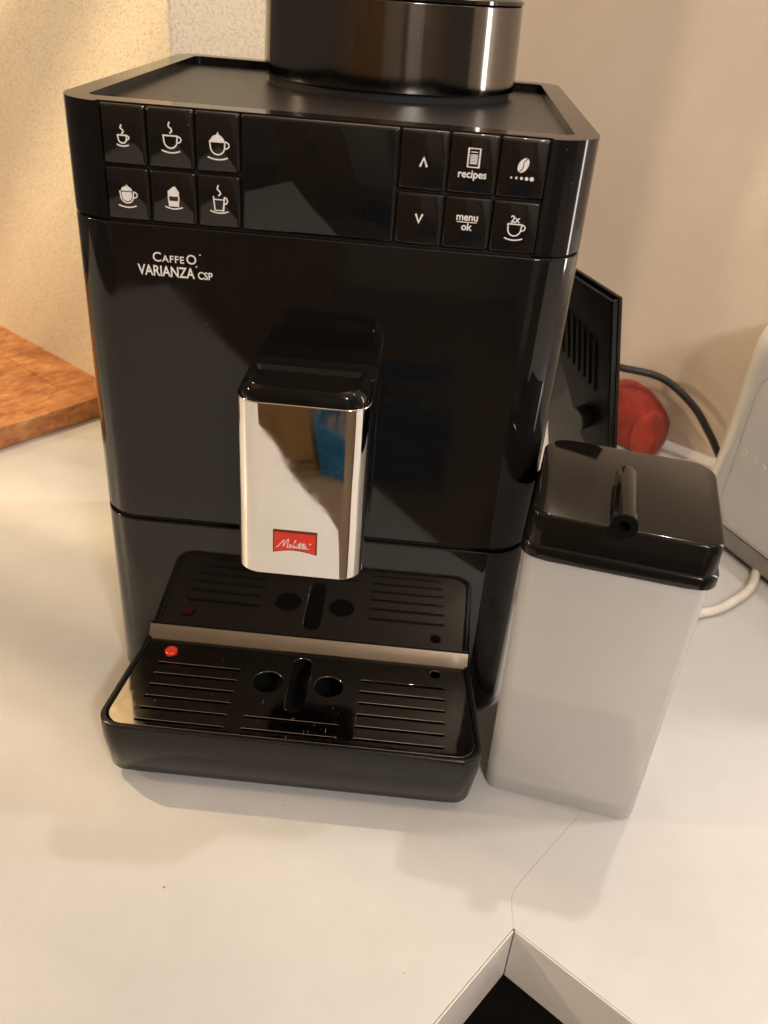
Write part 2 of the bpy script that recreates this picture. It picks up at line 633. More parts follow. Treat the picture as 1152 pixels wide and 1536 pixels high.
# foot of the projecting corner on the right wall
nrm = Vector((.606, .795))
t_hit = (wl - E0).dot(nrm)
E1 = E0 + nrm * t_hit
struct(obj('wall_right', plate([v2(E1 - B * .4), v2(E1 + B * 2.2), v2(E1 + B * 2.2 + nrm * .1), v2(E1 - B * .4 + nrm * .1)], (), -.9, 1.7), 'wall'))
struct(obj('wall_left', plate([v2(E0), v2(E1 + nrm * .05), v2(E1 + nrm * .05 - B * 1.6), v2(E0 - B * 1.6)], (), -.9, 1.7), 'plaster', bevel=.003))

# ================================================================== COFFEE MACHINE
cm = thing('coffee_machine', 'glossy black bean-to-cup coffee machine with chrome spout and drip tray on white counter', 'coffee machine')
HW = .1265
D = .232
RC = .0245
def body_outline(inset=0., n=12):
    return rrect(2 * (HW - inset), D - 2 * inset, (RC - inset, RC - inset, .012, .012), 0, D / 2, n)

obj('core', loft([(body_outline(.003), .004), (body_outline(.003), .345)]), 'groove', cm)
obj('base_body', loft([(body_outline(.0015), .002), (body_outline(), .008), (body_outline(), .1283)]), 'black', cm, bevel=.0009)
ub = obj('front_body', loft([(body_outline(), .1313), (body_outline(), .2998)]), 'black', cm, bevel=.0009)

# top housing with a notch for the buttons and a recessed deck
ol = body_outline(0, 12)
nx0, nx1, ny = -.1048, .1028, .0035
outer = []
# front-left corner, then the notch, then the rest
k = 13
fl = ol[:k]            # front-left arc: from side to front
rest = ol[k:]
outer = fl + [(nx0, 0), (nx0, ny), (nx1, ny), (nx1, 0)] + rest
inner = rrect(2 * HW - .024, D - .024 - .004, (.006, .006, .004, .004), 0, D / 2 + .002, 5)
obj('top_housing', plate(outer, [inner], .3012, .3530), 'rimblack', cm, bevel=.0018, seg=3)
obj('top_deck', plate(rrect(2 * HW - .0235, D - .0275, .006, 0, D / 2 + .002, 5), (), .3440, .3478), 'deck', cm)

# buttons -----------------------------------------------------------------
colx_l = [-.1043, -.0819, -.0595, -.0384]
colx_r = [.0346, .0571, .0797, .1023]
rows = [(.3262, .3527), (.3010, .3257)]
GAP = .00045
def btn(x0, x1, z0, z1, name='button', mat='button'):
    bm = bmesh.new()
    r = .0012
    pts = rrect(x1 - x0 - 2 * GAP, z1 - z0 - 2 * GAP, .0008, (x0 + x1) / 2, (z0 + z1) / 2, 2)
    R = []
    for y, s in ((.0034, 0), (.0010, 0), (.0003, .0004), (0.0, .0011)):
        cx, cz = (x0 + x1) / 2, (z0 + z1) / 2
        w, h = (x1 - x0) / 2, (z1 - z0) / 2
        R.append([bm.verts.new((cx + (px - cx) * (w - s) / w, y, cz + (pz - cz) * (h - s) / h)) for px, pz in pts])
    n = len(pts)
    for a, b in zip(R, R[1:]):
        for i in range(n):
            bm.faces.new((a[i], a[(i + 1) % n], b[(i + 1) % n], b[i]))
    bm.faces.new(R[-1])
    bm.faces.new(R[0][::-1])
    return obj(name, bm, mat, cm, angle=50)

def arc(cx, cz, rx, rz, a0, a1, n=14):
    return [(cx + rx * math.cos(math.radians(a0 + (a1 - a0) * i / n)), cz + rz * math.sin(math.radians(a0 + (a1 - a0) * i / n))) for i in range(n + 1)]

LW = .00062
def cup(ink, cx, cz, s, rim=True, handle=True, saucer=True):
    # bowl: from left rim round to right rim
    bowl = [(cx - s, cz + s * .75)] + arc(cx, cz + s * .1, s * .92, s * .95, 175, 365, 16) + [(cx + s, cz + s * .75)]
    ink.stroke(bowl, LW)
    if rim:
        ink.stroke([(cx - s, cz + s * .78), (cx + s, cz + s * .78)], LW)
    if handle:
        ink.stroke(arc(cx + s * 1.05, cz + s * .32, s * .45, s * .40, 100, -110, 10), LW * .9)
    if saucer:
        ink.stroke(arc(cx, cz + s * 1.75, s * 3.2, s * 3.2, 247, 293, 12), LW)
def steam(ink, cx, cz, h, w):
    pts = [(cx - w * .1, cz), (cx + w, cz + h * .2), (cx + w * .5, cz + h * .42), (cx - w * .8, cz + h * .65), (cx - w * .2, cz + h)]
    ink.stroke(spline(pts, 6), LW * 1.05)

def icon_espresso(b, cx, cz):
    k = Ink(0); cup(k, cx, cz - .0012, .0021); steam(k, cx, cz + .0012, .0036, .0007); return k
def icon_coffee(b, cx, cz):
    k = Ink(0); cup(k, cx, cz - .0006, .0033); steam(k, cx, cz + .0031, .0046, .0008); return k
def foam(k, cx, cz, s, h):
    k.fill([(cx - s, cz), (cx + s, cz), (cx + s * .95, cz + h * .3), (cx + s * .55, cz + h * .62), (cx + s * .25, cz + h * .72), (cx + s * .1, cz + h), (cx - s * .12, cz + h * .72), (cx - s * .6, cz + h * .6), (cx - s * .95, cz + h * .3)])
def icon_cappuccino(b, cx, cz):
    k = Ink(0); cup(k, cx, cz - .0014, .0036, rim=False); foam(k, cx, cz + .0008, .0033, .0046); return k
def icon_latte(b, cx, cz):
    k = Ink(0); s = .0033
    cup(k, cx, cz - .0018, s, rim=False)
    k.fill(arc(cx, cz - .0012, s * .72, s * .80, 180, 360, 14) + [(cx + s * .74, cz + .0004), (cx - s * .74, cz + .0004)])
    foam(k, cx, cz + .0009, s * .8, .0030)
    return k
def icon_macchiato(b, cx, cz):
    k = Ink(0); w = .0026
    k.fill([(cx - w * .8, cz - .0044), (cx + w * .8, cz - .0044), (cx + w * .9, cz - .0019), (cx - w * .9, cz - .0019)])
    k.fill([(cx - w * .98, cz + .0002), (cx + w * .98, cz + .0002), (cx + w * 1.05, cz + .0022), (cx + w * .7, cz + .0035), (cx + w * .25, cz + .0049), (cx - w * .3, cz + .0040), (cx - w * 1.05, cz + .0024)])
    k.stroke([(cx - w * .98, cz + .0002), (cx - w * .8, cz - .0044)], LW)
    k.stroke([(cx + w * .98, cz + .0002), (cx + w * .8, cz - .0044)], LW)
    k.stroke(arc(cx, cz + .0045, .0100, .0100, 246, 294, 12), LW)
    return k
def icon_water(b, cx, cz):
    k = Ink(0); w = .0026
    k.stroke([(cx - w, cz + .0018), (cx - w * .78, cz - .0044), (cx + w * .78, cz - .0044), (cx + w, cz + .0018)], LW)
    k.stroke([(cx - w * .9, cz + .0006), (cx + w * .9, cz + .0006)], LW * .8)
    k.stroke(arc(cx + w * 1.05, cz + .0002, .0013, .0015, 100, -110, 10), LW)
    steam(k, cx, cz + .0024, .0046, .0008)
    k.stroke(arc(cx, cz + .0046, .0102, .0102, 246, 294, 12), LW)
    return k
def icon_up(b, cx, cz):
    k = Ink(0); k.stroke([(cx - .0015, cz - .0018), (cx, cz + .0018), (cx + .0015, cz - .0018)], .00095); return k
def icon_down(b, cx, cz):
    k = Ink(0); k.stroke([(cx - .0015, cz + .0018), (cx, cz - .0018), (cx + .0015, cz + .0018)], .00095); return k
def icon_recipes(b, cx, cz):
    k = Ink(0)
    z0 = cz + .0036
    w, h = .0026, .0040
    k.stroke([(cx - w, z0 - h), (cx + w, z0 - h), (cx + w, z0 + h), (cx - w, z0 + h)], .0006, closed=True)
    k.stroke([(cx - w * .55, z0 + h * .62), (cx + w * .55, z0 + h * .62)], .0004)
    for i in range(7):
        zz = z0 + h * .32 - i * .00062
        k.stroke([(cx - w * .6, zz), (cx + w * .6, zz)], .00042)
    text_mesh('recipes', .0047, 0, cx, cz - .0050, .00010, .98, 'CENTER', k.bm)
    return k
def icon_bean(b, cx, cz):
    k = Ink(0)
    z0 = cz + .0022
    th = math.radians(62)
    def rot(p):
        return (cx + p[0] * math.cos(th) - p[1] * math.sin(th), z0 + p[0] * math.sin(th) + p[1] * math.cos(th))
    e = [(.0034 * math.cos(a), .0022 * math.sin(a)) for a in [2 * math.pi * i / 28 for i in range(29)]]
    up = [rot(p) for p in e[:15]]
    crack = [rot((.0034 * (1 - 2 * i / 10), .0005 * math.sin(i / 10 * 2 * math.pi))) for i in range(11)]
    off = .00022
    k.fill([rot(p) for p in e[:15]] + [rot((.0034 * (-.92 + 1.84 * i / 10), off + .0005 * math.sin((1 - i / 10) * 2 * math.pi))) for i in range(11)])
    k.fill([rot(p) for p in e[14:29]] + [rot((.0034 * (.92 - 1.84 * i / 10), -off + .0005 * math.sin((i / 10) * 2 * math.pi))) for i in range(11)])
    for i, r in enumerate((.00048, .00055, .00068, .00082, .00098)):
        x = cx - .0048 + i * .00235
        k.fill([(x + r * math.cos(2 * math.pi * j / 12), z0 - .0056 + r * math.sin(2 * math.pi * j / 12)) for j in range(12)])
    return k
def icon_menu(b, cx, cz):
    k = Ink(0)
    text_mesh('menu', .0047, 0, cx, cz + .0010, .00010, .98, 'CENTER', k.bm)
    k.stroke([(cx - .0046, cz + .0002), (cx + .0046, cz + .0002)], .00038)
    text_mesh('ok', .0047, 0, cx, cz - .0035, .00010, .98, 'CENTER', k.bm)
    return k
def icon_twice(b, cx, cz):
    k = Ink(0); cup(k, cx, cz - .0014, .0033)
    text_mesh('2x', .0044, 0, cx - .0002, cz + .0020, .00010, .95, 'CENTER', k.bm)
    return k

ic_l = [[icon_espresso, icon_coffee, icon_cappuccino], [icon_latte, icon_macchiato, icon_water]]
ic_r = [[icon_up, icon_recipes, icon_bean], [icon_down, icon_menu, icon_twice]]
for ri, (z0, z1) in enumerate(rows):
    for cols, ic in ((colx_l, ic_l), (colx_r, ic_r)):
        for ci in range(3):
            b = btn(cols[ci], cols[ci + 1], z0, z1)
            cx = (cols[ci] + cols[ci + 1]) / 2
            cz = (z0 + z1) / 2 + (-.0006 if ri == 0 else .0004)
            k = ic[ri][ci](b, cx, cz)
            k.done('icon', 'print', b)
btn(colx_l[3], colx_r[0], rows[1][0], rows[0][1], 'display', 'display')

# name lettering on the front
bm = text_mesh('C', .0066, 0, -.0830, .2823, .00004, 1.0)
text_mesh('AFFE', .0048, 0, -.0781, .2823, .00004, 1.12, bm=bm)
text_mesh('O', .0066, 0, -.0663, .2823, .00004, 1.0, bm=bm)
text_mesh('VARIANZA', .0073, 0, -.0905, .2752, .00012, .98, bm=bm, xs=.80)
text_mesh('CSP', .0052, 0, -.0608, .2752, .00008, 1.0, bm=bm, xs=.86)
for x, z in ((-.0592, .2872), (-.0612, .2812)):
    kk = Ink(0); kk.fill([(x + .00038 * math.cos(2 * math.pi * j / 10), z + .00038 * math.sin(2 * math.pi * j / 10)) for j in range(10)])
    tmpm = bpy.data.meshes.new('dot'); kk.bm.to_mesh(tmpm); kk.bm.free(); bm.from_mesh(tmpm); bpy.data.meshes.remove(tmpm)
obj('name_lettering', bm, 'print', cm, recalc=False)

# bean hopper --------------------------------------------------------------
hx, hy, hrx, hry = .0175, .1765, .0770, .0605
obj('hopper_collar', loft([(ellipse(hx, hy, hrx - .003, hry - .003, 96), .3475), (ellipse(hx, hy, hrx - .003, hry - .003, 96), .3530)]), 'groove', cm)
hop = obj('bean_hopper', loft([(ellipse(hx, hy, hrx, hry, 128), .3522), (ellipse(hx, hy, hrx * .985, hry * .985, 128), .3975)]), 'hopper', cm, bevel=.0008)
obj('hopper_lid', loft([(ellipse(hx, hy, hrx * .985 - .001, hry * .985 - .001, 96), .3975), (ellipse(hx, hy, hrx * .985 + .0004, hry * .985 + .0004, 96), .3982), (ellipse(hx, hy, hrx * .985 + .0004, hry * .985 + .0004, 96), .4000), (ellipse(hx, hy, hrx * .94, hry * .94, 96), .4020)]), 'black', hop)

# coffee spout --------------------------------------------------------------
arm = obj('spout_holder', loft([(rrect(.0640, .0205, .003, 0, -.0098, 5), .150), (rrect(.0640, .0205, .003, 0, -.0098, 5), .2385)]), 'matteblack', cm, bevel=.0012)
sp = obj('coffee_spout', loft([(rrect(.0620, .0370, (.011, .011, .002, .002), 0, -.0365, 8), .1412), (rrect(.0620, .0370, (.011, .011, .002, .002), 0, -.0365, 8), .2368)]), 'matteblack', cm)
sh_o = rrect(.0650, .0440, (.0125, .0125, .0015, .0015), 0, -.0340, 14)
sh_i = rrect(.0626, .0440, (.0115, .0115, .0015, .0015), 0, -.0328, 14)
sh = obj('chrome_shell', plate(sh_o, [rrect(.0624, .0405, (.0113, .0113, .001, .001), 0, -.0344, 14)], .1405, .2380), 'chrome', sp, bevel=.0005, seg=2)
cap_ = []
for s, z in ((0, .2372), (0.0, .2405), (.0010, .2432), (.0030, .2452)):
    cap_.append((rrect(.0636 - 2 * s - .002, .0310 - 1.2 * s, (.0115, .0115, .006, .006), 0, -.0400 + .0006 * 0, 8), z))
# dished top: go in, then down
cap_ += [(rrect(.0540, .0240, (.008, .008, .004, .004), 0, -.0400, 8), .2455), (rrect(.0500, .0205, (.007, .007, .003, .003), 0, -.0400, 8), .2434)]
obj('spout_cap', loft(cap_), 'lidblack', sp)
for x in (-.010, .010):
    obj('nozzle', loft([(ellipse(x, -.030, .0042, .0042, 20), .1310), (ellipse(x, -.030, .0050, .0050, 20), .1430)]), 'matteblack', sp)

# badge
YB = -.0563
bd = Ink(YB + .0002, .0006)
def badge_poly(gx, gz):
    x0, x1, zt, zb = -.0126 - gx, .0091 + gx, .1678 + gz, .1553 - gz
    top = [(x0, zt), (x1, zt)]
    bot = [(x1 + (x0 - x1) * i / 12, zb + .0019 * math.sin(math.pi * i / 12)) for i in range(13)]
    return top[::-1] + bot[::-1] if False else [(x0, zt)] + [(x0 + (x1 - x0) * i / 12, zb + .0019 * math.sin(math.pi * i / 12)) for i in range(13)] + [(x1, zt)]
bd.fill(badge_poly(.0004, .0004))
bd.mi = 1
bd.th += .0002
bd.fill(badge_poly(-.0003, -.0003))
bd.mi = 2
bd.th += .00005
script = [(-.3, .1), (.4, .9), (1.55, 2.5), (1.35, .5), (2.0, 1.8), (2.75, 2.9), (2.4, .5), (2.65, .25), (3.15, .8), (3.38, 1.15), (3.12, 1.25), (2.95, .7), (3.25, .28), (3.75, .75), (4.55, 2.35), (4.55, 2.6), (4.35, 2.4), (4.0, .7), (4.2, .28), (4.6, .8), (4.78, 1.2), (4.68, .5), (4.88, .28), (5.3, 1.0), (5.85, 2.15), (5.5, .5), (5.68, .28), (6.1, 1.0), (6.65, 2.05), (6.3, .5), (6.48, .28), (7.1, 1.1), (6.8, 1.2), (6.6, .6), (6.85, .3), (7.25, 1.1), (7.2, .45), (7.5, .25), (8.0, .5)]
cross_t = [(5.1, 1.55), (6.0, 1.7), (7.1, 1.6)]
def lettering(k, ox, oz, s, w):
    k.stroke([(ox + x * s, oz + z * s) for x, z in spline(script, 6)], w)
    k.stroke([(ox + x * s, oz + z * s) for x, z in spline(cross_t, 4)], w)
    k.fill([(ox + 8.3 * s + .00042 * math.cos(j) , oz + 1.9 * s + .00042 * math.sin(j)) for j in [2 * math.pi * i / 10 for i in range(10)]])
lettering(bd, -.0104, .1581, .0020, .00042)
bd.done('badge', ['redrim', 'red', 'print'], sp)

# drip tray -----------------------------------------------------------------
FW, BW, FY = .2163, .2030, -.0838
def tray_outline(inset=0., n=8, r=.0125, back=-.0008):
    fw, bw, fy = FW / 2 - inset, BW / 2 - inset, FY + inset
    r = max(.003, r - inset * .6)
    pts = [(-bw, back - inset * .3)]
    # front-left rounded corner
    for sgn in (-1, 1):
        arcp = []
        for i in range(n + 1):
            a = math.radians(180 + 90 * i / n) if sgn < 0 else math.radians(270 + 90 * i / n)
            arcp.append((sgn * (fw - r) + r * math.cos(a), fy + r + r * math.sin(a)))
        pts += arcp
    pts.append((bw, back - inset * .3))
    return pts
tr = obj('drip_tray', loft([(tray_outline(.0050), .0066), (tray_outline(.0028), .0088), (tray_outline(0), .0310), (tray_outline(0), .0448), (tray_outline(.0003), .0454), (tray_outline(.0009), .0457),
                           (tray_outline(.0026), .0457), (tray_outline(.0032), .0454), (tray_outline(.0034), .0448), (tray_outline(.0034), .0200)]), 'satin', cm, angle=40)
obj('tray_shade_sheet', plate(tray_outline(.0036), (), .0201, .0206), 'groove', tr)  # near-black sheet added on the tray floor: shade below the grate holes as colour
obj('tray_foot', loft([(tray_outline(.0100), .0), (tray_outline(.0100), .0072)]), 'matteblack', tr)
holes = []
for i in range(6):
    yy = -.0282 - i * .0095
    holes.append(pill(-.0880, -.0380, yy, .0018))
    holes.append(pill(.0355, .0870, yy + .0015, .0018))
for yy in (-.0655, -.0752):
    holes.append(pill(-.0280, .0261, yy, .0018))
holes.append(ellipse(-.0196, -.0354, .0090, .0090, 32))
holes.append(ellipse(.0170, -.0344, .0086, .0086, 32))
holes.append(rrect(.0112, .0462, .0055, -.0010, -.0350, 6))
holes.append(ellipse(-.0831, -.0173, .0046, .0046, 20))
holes.append(ellipse(.0806, -.0145, .0034, .0034, 20))
obj('drip_grate', plate(tray_outline(.0040), holes, .0427, .0447), 'grate', tr, bevel=.0003, seg=1)
obj('float_indicator', loft([(ellipse(-.0831, -.0173, .0038, .0038, 20), .0300), (ellipse(-.0831, -.0173, .0038, .0038, 20), .0452), (ellipse(-.0831, -.0173, .0030, .0030, 20), .0460)]), 'floatred', tr)
# chrome strip across the back of the tray (runs in x, profile in y/z)
prof = [(-.0068, .0446), (-.0040, .0486), (-.0012, .0520), (-.0004, .0520), (-.0004, .0446)]
bm = bmesh.new()
La = [bm.verts.new((-BW / 2 + .0012, y, z)) for y, z in prof]
Lb = [bm.verts.new((BW / 2 - .0012, y, z)) for y, z in prof]
for i in range(len(prof)):
    j = (i + 1) % len(prof)
    bm.faces.new((La[i], La[j], Lb[j], Lb[i]))
bm.faces.new(La)
bm.faces.new(Lb[::-1])
obj('chrome_strip', bm, 'strip', tr, angle=8)

# ================================================================== SIDE PANEL leaning beside the machine
T0 = Vector((.1790, .1500, .2380))
T1 = Vector((.1370, .2420, .2405))
Bo = Vector((.2370, .1500, .0015))
ex = (T1 - T0).normalized()
ez_ = (Bo - T0)
Hh = ez_.length
ez = -ez_.normalized()
ez = (ez - ex * ez.dot(ex)).normalized()
ey = ez.cross(ex).normalized()
if ey.dot(CP - T0) < 0:
    ey = -ey
Lp = (T1 - T0).length
sp_root = thing('side_panel', 'black plastic panel with ribs standing out from the right side of the machine', 'panel', loc=tuple(T0 - ez * Hh))
def local(pts3):
    """(a along ex, n along the facing normal, h up) to root-local"""
    return [ex * a + ey * nn + ez * h for a, nn, h in pts3]
def pbox(a0, a1, n0, n1, h0, h1):
    bm = bmesh.new()
    vs = [bm.verts.new(v) for v in local([(a0, n0, h0), (a1, n0, h0), (a1, n1, h0), (a0, n1, h0), (a0, n0, h1), (a1, n0, h1), (a1, n1, h1), (a0, n1, h1)])]
    for f in ((0, 1, 2, 3), (4, 5, 6, 7), (0, 1, 5, 4), (1, 2, 6, 5), (2, 3, 7, 6), (3, 0, 4, 7)):
        bm.faces.new([vs[i] for i in f])
    return bm
def ppoly(pts, n0, n1):
    bm = bmesh.new()
    lo = [bm.verts.new(v) for v in local([(a, n0, h) for a, h in pts])]
    hi = [bm.verts.new(v) for v in local([(a, n1, h) for a, h in pts])]
    n = len(pts)
    for i in range(n):
        bm.faces.new((lo[i], lo[(i + 1) % n], hi[(i + 1) % n], hi[i]))
    bm.faces.new(lo[::-1])
    bm.faces.new(hi)
    return bm
obj('panel_sheet', pbox(0, Lp, -.0030, 0, 0, Hh), 'lidblack', sp_root, bevel=.0008)
obj('edge_lip', pbox(0, .0025, .0004, .0045, 0, Hh - .001), 'lidblack', sp_root, bevel=.0008)
obj('inner_plate', ppoly([(.004, Hh - .003), (Lp - .002, Hh - .003), (Lp - .002, Hh - .030), (.045, Hh - .125), (.020, Hh - .150), (.004, 0.01)], .0003, .0032), 'matteblack', sp_root, bevel=.0005)
for i in range(7):
    a = .022 + i * .0075
    h1 = Hh - .040 + i * .002
    obj('rib', pbox(a, a + .0018, .0030, .0043, h1 - .040, h1), 'matteblack', sp_root)
kb = bmesh.new()
kc = ex * .034 + ez * (Hh - .108)
tube([kc + ey * .003, kc + ey * .011], .009, 18, kb)
obj('knob', kb, 'lidblack', sp_root, bevel=.001)

# ================================================================== MILK CONTAINER
MC = Vector((.1655, -.0262))
MY = math.radians(-10.5)
mc = thing('milk_container', 'translucent white plastic milk container with black lid beside the machine', 'milk container', (MC.x, MC.y, 0), MY)
def jo(w, d, r, z, n=8):
    return (rrect(w, d, r, 0, 0, n), z)
rings = [jo(.0500, .0480, .004, .0012, 6), jo(.0830, .0800, .006, .0008, 6), jo(.0858, .0826, .0072, .0012, 6), jo(.0868, .0834, .0075, .0032, 6), jo(.0905, .0850, .0078, .1735, 6)]
bm = loft(rings, cap=False)
bm.faces.new([v for v in bm.verts][:len(rings[0][0])][::-1])
obj('jar', bm, 'jar', mc, angle=60)
obj('inner_floor', loft([jo(.0800, .0770, .006, .0080, 6), jo(.0846, .0808, .006, .0130, 6), jo(.0840, .0802, .006, .0136, 6), jo(.0720, .0680, .006, .0098, 6)]), 'jar', mc, angle=60)
k = Ink(-.0424, .00010)
lettering(k, -.0190, .0440, .0050, .0005)
eo = k.done('embossed_lettering', 'jar', mc)
lid_r = (.010, .010, .020, .020)
lr = [(rrect(.0935, .0880, (.013, .013, .013, .013), 0, 0, 8), .1700), (rrect(.0955, .0900, (.010, .010, .014, .014), 0, 0, 8), .1712), (rrect(.0955, .0900, (.010, .010, .014, .014), 0, 0, 8), .1765), (rrect(.0945, .0890, (.010, .010, .014, .014), 0, 0, 8), .1776),
      (rrect(.0925, .0872, (.009, .009, .014, .014), 0, 0, 8), .1782), (rrect(.0918, .0865, (.009, .009, .014, .014), 0, 0, 8), .1940), (rrect(.0906, .0853, (.009, .009, .014, .014), 0, 0, 8), .1950), (rrect(.0886, .0833, (.011, .011, .013, .013), 0, 0, 8), .1954)]
lid = obj('lid', loft(lr), 'lidblack', mc, angle=40)
bm = bmesh.new()
tz = .1995
prof = [(-.002, .0005), (0, .0050), (.003, .0058), (.046, .0058), (.047, .0068), (.052, .0068), (.0524, .0064), (.0524, .0030), (.046, .0028)]
rg = []
for t_, r_ in prof:
    rg.append([bm.verts.new((-.0020 + r_ * math.cos(2 * math.pi * i / 24), .005 - t_, tz + r_ * math.sin(2 * math.pi * i / 24))) for i in range(24)])
for a, b in zip(rg, rg[1:]):
    for i in range(24):
        bm.faces.new((a[i], a[(i + 1) % 24], b[(i + 1) % 24], b[i]))
bm.faces.new(rg[0])
bm.faces.new(rg[-1][::-1])
obj('milk_spout', bm, 'lidblack', lid, angle=40)

# ================================================================== WOODEN BOARD
BC = Vector((-.2490, .3930))
ba = Vector((.606, .795))           # along the front edge towards the hidden corner
bb = Vector((-.795, .606))
wb = thing('wooden_board', 'thick brown wooden board with rounded groove lying on counter at left wall', 'board', (BC.x, BC.y, 0.0005), math.atan2(ba.y, ba.x))
# local frame: x along ba (board spans x -.34..0), y along bb (0 .. .46)
BT = .0215
gx0, gx1, gy0, gy1 = -.30, -.046, .020, .42
hole = rrect(gx1 - gx0, gy1 - gy0, .035, (gx0 + gx1) / 2, (gy0 + gy1) / 2, 12)
isl = rrect(gx1 - gx0 - .011, gy1 - gy0 - .011, .030, (gx0 + gx1) / 2, (gy0 + gy1) / 2, 12)
ob = rrect(.34, .46, .006, -.17, .23, 4)
bm = plate(ob, [hole], .0005, BT)
plate(hole, (), .0008, BT - .0007, bm)
obj('board_body', bm, 'wood', wb, bevel=.0012)
obj('board_centre', plate(isl, (), BT - .004, BT - .0002), 'wood', wb, bevel=.0012)

# ================================================================== RED CLOTH behind the panel
from mathutils import noise as mnoise
def fold(outline, d0, d1, bm, seed, n=9):
    """a rounded slab of folded cloth: outline in (along, up), swept through depth, bulging in the middle"""
    P = list(outline)
    for _ in range(3):
        P = [q for i in range(len(P)) for q in ((P[i][0] * .8 + P[(i + 1) % len(P)][0] * .2, P[i][1] * .8 + P[(i + 1) % len(P)][1] * .2), (P[i][0] * .2 + P[(i + 1) % len(P)][0] * .8, P[i][1] * .2 + P[(i + 1) % len(P)][1] * .8))]
    cu = sum(p[0] for p in P) / len(P)
    cv = sum(p[1] for p in P) / len(P)
    rings = []
    for k in range(n + 1):
        t = k / n
        sc = .80 + .20 * math.sin(math.pi * min(1, max(0, t))) ** .5
        ring = []
        for (a, b) in P:
            q = Vector((cu + (a - cu) * sc, d0 + (d1 - d0) * t, cv + (b - cv) * sc))
            w = mnoise.noise(q * 55 + Vector((seed, 0, 0))) * .0018 + mnoise.noise(q * 140 + Vector((0, seed, 0))) * .0009
            dirv = Vector((a - cu, 0, b - cv)).normalized()
            q += dirv * w
            q.z = max(q.z, .0004)
            ring.append(bm.verts.new(q))
        rings.append(ring)
    m = len(P)
    for r0, r1 in zip(rings, rings[1:]):
        for i in range(m):
            bm.faces.new((r0[i], r0[(i + 1) % m], r1[(i + 1) % m], r1[i]))
    for r, fl in ((rings[0], True), (rings[-1], False)):
        c = bm.verts.new(sum((v.co for v in r), Vector()) / m)
        for i in range(m):
            bm.faces.new((r[i], r[(i + 1) % m], c) if fl else (r[(i + 1) % m], r[i], c))
bm = bmesh.new()
fold([(-.050, 0), (-.050, .050), (-.024, .064), (.002, .062), (.022, .046), (.034, .030), (.035, .010), (.030, 0)], -.022, .020, bm, 3.1)
fold([(.012, 0), (.006, .022), (.014, .046), (.024, .046), (.037, .028), (.037, .008), (.032, 0)], -.027, .004, bm, 8.7)
rc = obj('red_cloth', bm, 'cloth', None, loc=(.282, .424, .0004), rotz=math.atan2(B.y, B.x), angle=75)
tag(rc, 'crumpled red cloth lying on the counter behind the black panel', 'cloth')

# ================================================================== BLACK CORD
path = spline([(.150, .330, .012), (.185, .370, .060), (.225, .415, .085), (.262, .425, .0815), (.300, .420, .0760), (.330, .402, .0580), (.350, .388, .0340), (.368, .375, .0110), (.40, .36, .0050), (.46, .33, .0048)], 10)
cd = obj('power_cord', tube(path, .0038, 12), 'cord', angle=180)
tag(cd, 'black power cord arching above the red cloth in front of the wall', 'cord')

# ================================================================== WHITE APPLIANCE at the right edge
ad = Vector((.45, -.89))
ap = thing('kitchen_appliance', 'white glossy kitchen appliance with grey base cut off at right edge', 'appliance', (.3050, .2730, 0), math.atan2(ad.y, ad.x))
# local: x along the visible side towards the camera (0..0.29), y to the right (0..0.17): the facing side is y = 0
ow, od = .29, .175
def ao(i, z, r=.028):
    return (rrect(ow - 2 * i, od - 2 * i, max(.004, r - i * .4), ow / 2, -(-od / 2), 8), z)
rings = [ao(.001, .024), ao(0, .026), ao(.004, .172)]
for k_ in range(1, 9):
    a = math.radians(90 * k_ / 8)
    rings.append(ao(.004 + .030 * (1 - math.cos(a)), .172 + .040 * math.sin(a)))
obj('appliance_body', loft(rings), 'appl', ap, angle=60)
obj('appliance_base', loft([ao(.006, .005), ao(.002, .0065), ao(.002, .0215), ao(.006, .0238)]), 'greyband', ap, angle=40)
for fx, fy in ((.03, .03), (ow - .03, .03), (.03, od - .03), (ow - .03, od - .03)):
    obj('foot', loft([(ellipse(fx, fy, .009, .009, 16), .0003), (ellipse(fx, fy, .009, .009, 16), .0055)]), 'cord', ap)
# inset side panel line
pts = rrect(.23, .138, .022, .150, .096, 6)
bm = bmesh.new()
o_ = rrect(.2308, .1388, .0224, .150, .096, 6)
R1 = [bm.verts.new((x, -.0006 + .004 * max(0, (z - .026)) / .146, z)) for x, z in pts]
R2 = [bm.verts.new((x, -.0006 + .004 * max(0, (z - .026)) / .146, z)) for x, z in o_]
for i in range(len(pts)):
    j = (i + 1) % len(pts)
    bm.faces.new((R1[i], R1[j], R2[j], R2[i]))
obj('panel_joint', bm, 'greyband', ap)

for fx, fz in ((.031, .0945), (.042, .0930), (.053, .0915), (.064, .0900)):
    yy = .004 * (fz - .026) / .146
    bm = bmesh.new()
    vs0 = [bm.verts.new((fx + .0032 * math.cos(2 * math.pi * i / 14), yy - .0004, fz + .0032 * math.sin(2 * math.pi * i / 14))) for i in range(14)]
    vs1 = [bm.verts.new((v.co.x, yy + .001, v.co.z)) for v in vs0]
    bm.faces.new(vs0)
    for i in range(14):
        bm.faces.new((vs0[i], vs1[i], vs1[(i + 1) % 14], vs0[(i + 1) % 14]))
    obj('dot', bm, 'whitecord', ap)

path = spline([(.372, .235, .006), (.3560, .2110, .0045), (.3390, .1725, .0040), (.3149, .1468, .0040), (.2960, .1336, .0040), (.262, .125, .004), (.235, .15, .004)], 8)
wc = obj('white_cord', tube(path, .0035, 12), 'whitecord', angle=180)
tag(wc, 'white cord curling out from under the white appliance behind the milk container', 'cord')

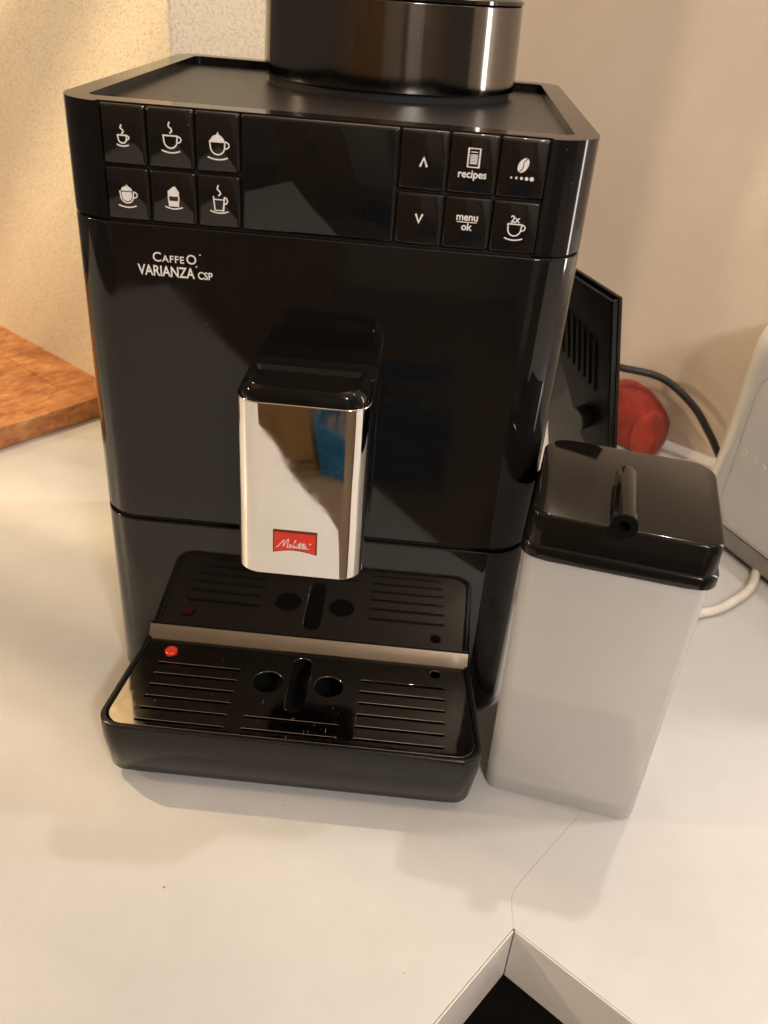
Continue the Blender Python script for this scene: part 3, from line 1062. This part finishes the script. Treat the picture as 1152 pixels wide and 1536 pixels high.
# ================================================================== things in front, seen in the chrome and the black gloss; the fridge is only added
cr = thing('storage_crate', 'blue plastic storage crate standing on the floor in front of the counter', 'crate', (.045, -2.00, -.9), .10)
cw, cdp, ch = .42, .34, .26
for (x0, x1, y0, y1, ax) in ((-cw / 2, cw / 2, -cdp / 2, -cdp / 2 + .012, 'x'), (-cw / 2, cw / 2, cdp / 2 - .012, cdp / 2, 'x'), (-cw / 2, -cw / 2 + .012, -cdp / 2 + .013, cdp / 2 - .013, 'y'), (cw / 2 - .012, cw / 2, -cdp / 2 + .013, cdp / 2 - .013, 'y')):
    for z0, z1 in ((.005, .05), (.085, .105), (.14, .16), (.20, ch)):
        obj('slat', box(x0, x1, y0, y1, z0, z1), 'crate', cr)
    n = 6 if ax == 'x' else 4
    for i in range(n + 1):
        if ax == 'x':
            xx = x0 + .006 + (x1 - x0 - .012) * i / n
            obj('upright', box(xx - .006, xx + .006, y0 + .002, y1 - .002, .01, ch - .01), 'crate', cr)
        else:
            yy = y0 + .006 + (y1 - y0 - .012) * i / n
            obj('upright', box(x0 + .002, x1 - .002, yy - .006, yy + .006, .01, ch - .01), 'crate', cr)
obj('crate_bottom', box(-cw / 2 + .013, cw / 2 - .013, -cdp / 2 + .013, cdp / 2 - .013, .002, .012), 'crate', cr)
cb = thing('cupboard', 'tan wooden cupboard standing on the floor beside the blue crate', 'cupboard', (-.60, -2.15, -.9), 0)
obj('carcass', box(-.40, .40, -.25, .22, 0, 1.9), 'tanwood', cb, bevel=.003)
for sx in (-1, 1):
    dr = obj('door', box(min(.004 * sx, .39 * sx), max(.004 * sx, .39 * sx), .221, .24, .06, 1.88), 'tanwood', cb, bevel=.002)
    obj('handle', box(.03 * sx - .006, .03 * sx + .006, .2405, .262, .85, 1.0), 'strip', dr, bevel=.002)

fr = thing('reflection_fridge', 'tall white fridge standing against the wall across the room', 'reflection_fridge', (.95, -3.1, -.9), 0)  # invented and out of view, put in as something bright to reflect
for z0, z1 in ((.05, 1.16), (1.17, 1.75)):
    dr = obj('door', box(-.30, .30, .301, .345, z0, z1), 'appl', fr, bevel=.008)
    obj('handle', box(-.27, -.245, .346, .38, z0 + .2, z1 - .2), 'greyband', dr, bevel=.004)
obj('cabinet_body', box(-.30, .30, -.30, .30, 0, 1.76), 'appl', fr, bevel=.004)
struct(obj('ceiling', box(-3.5, 3.5, -3.7, 1.6, 1.72, 1.8), 'wall'))
struct(obj('wall_back', box(-3.5, 3.5, -3.75, -3.65, -.9, 1.7), 'wall'))
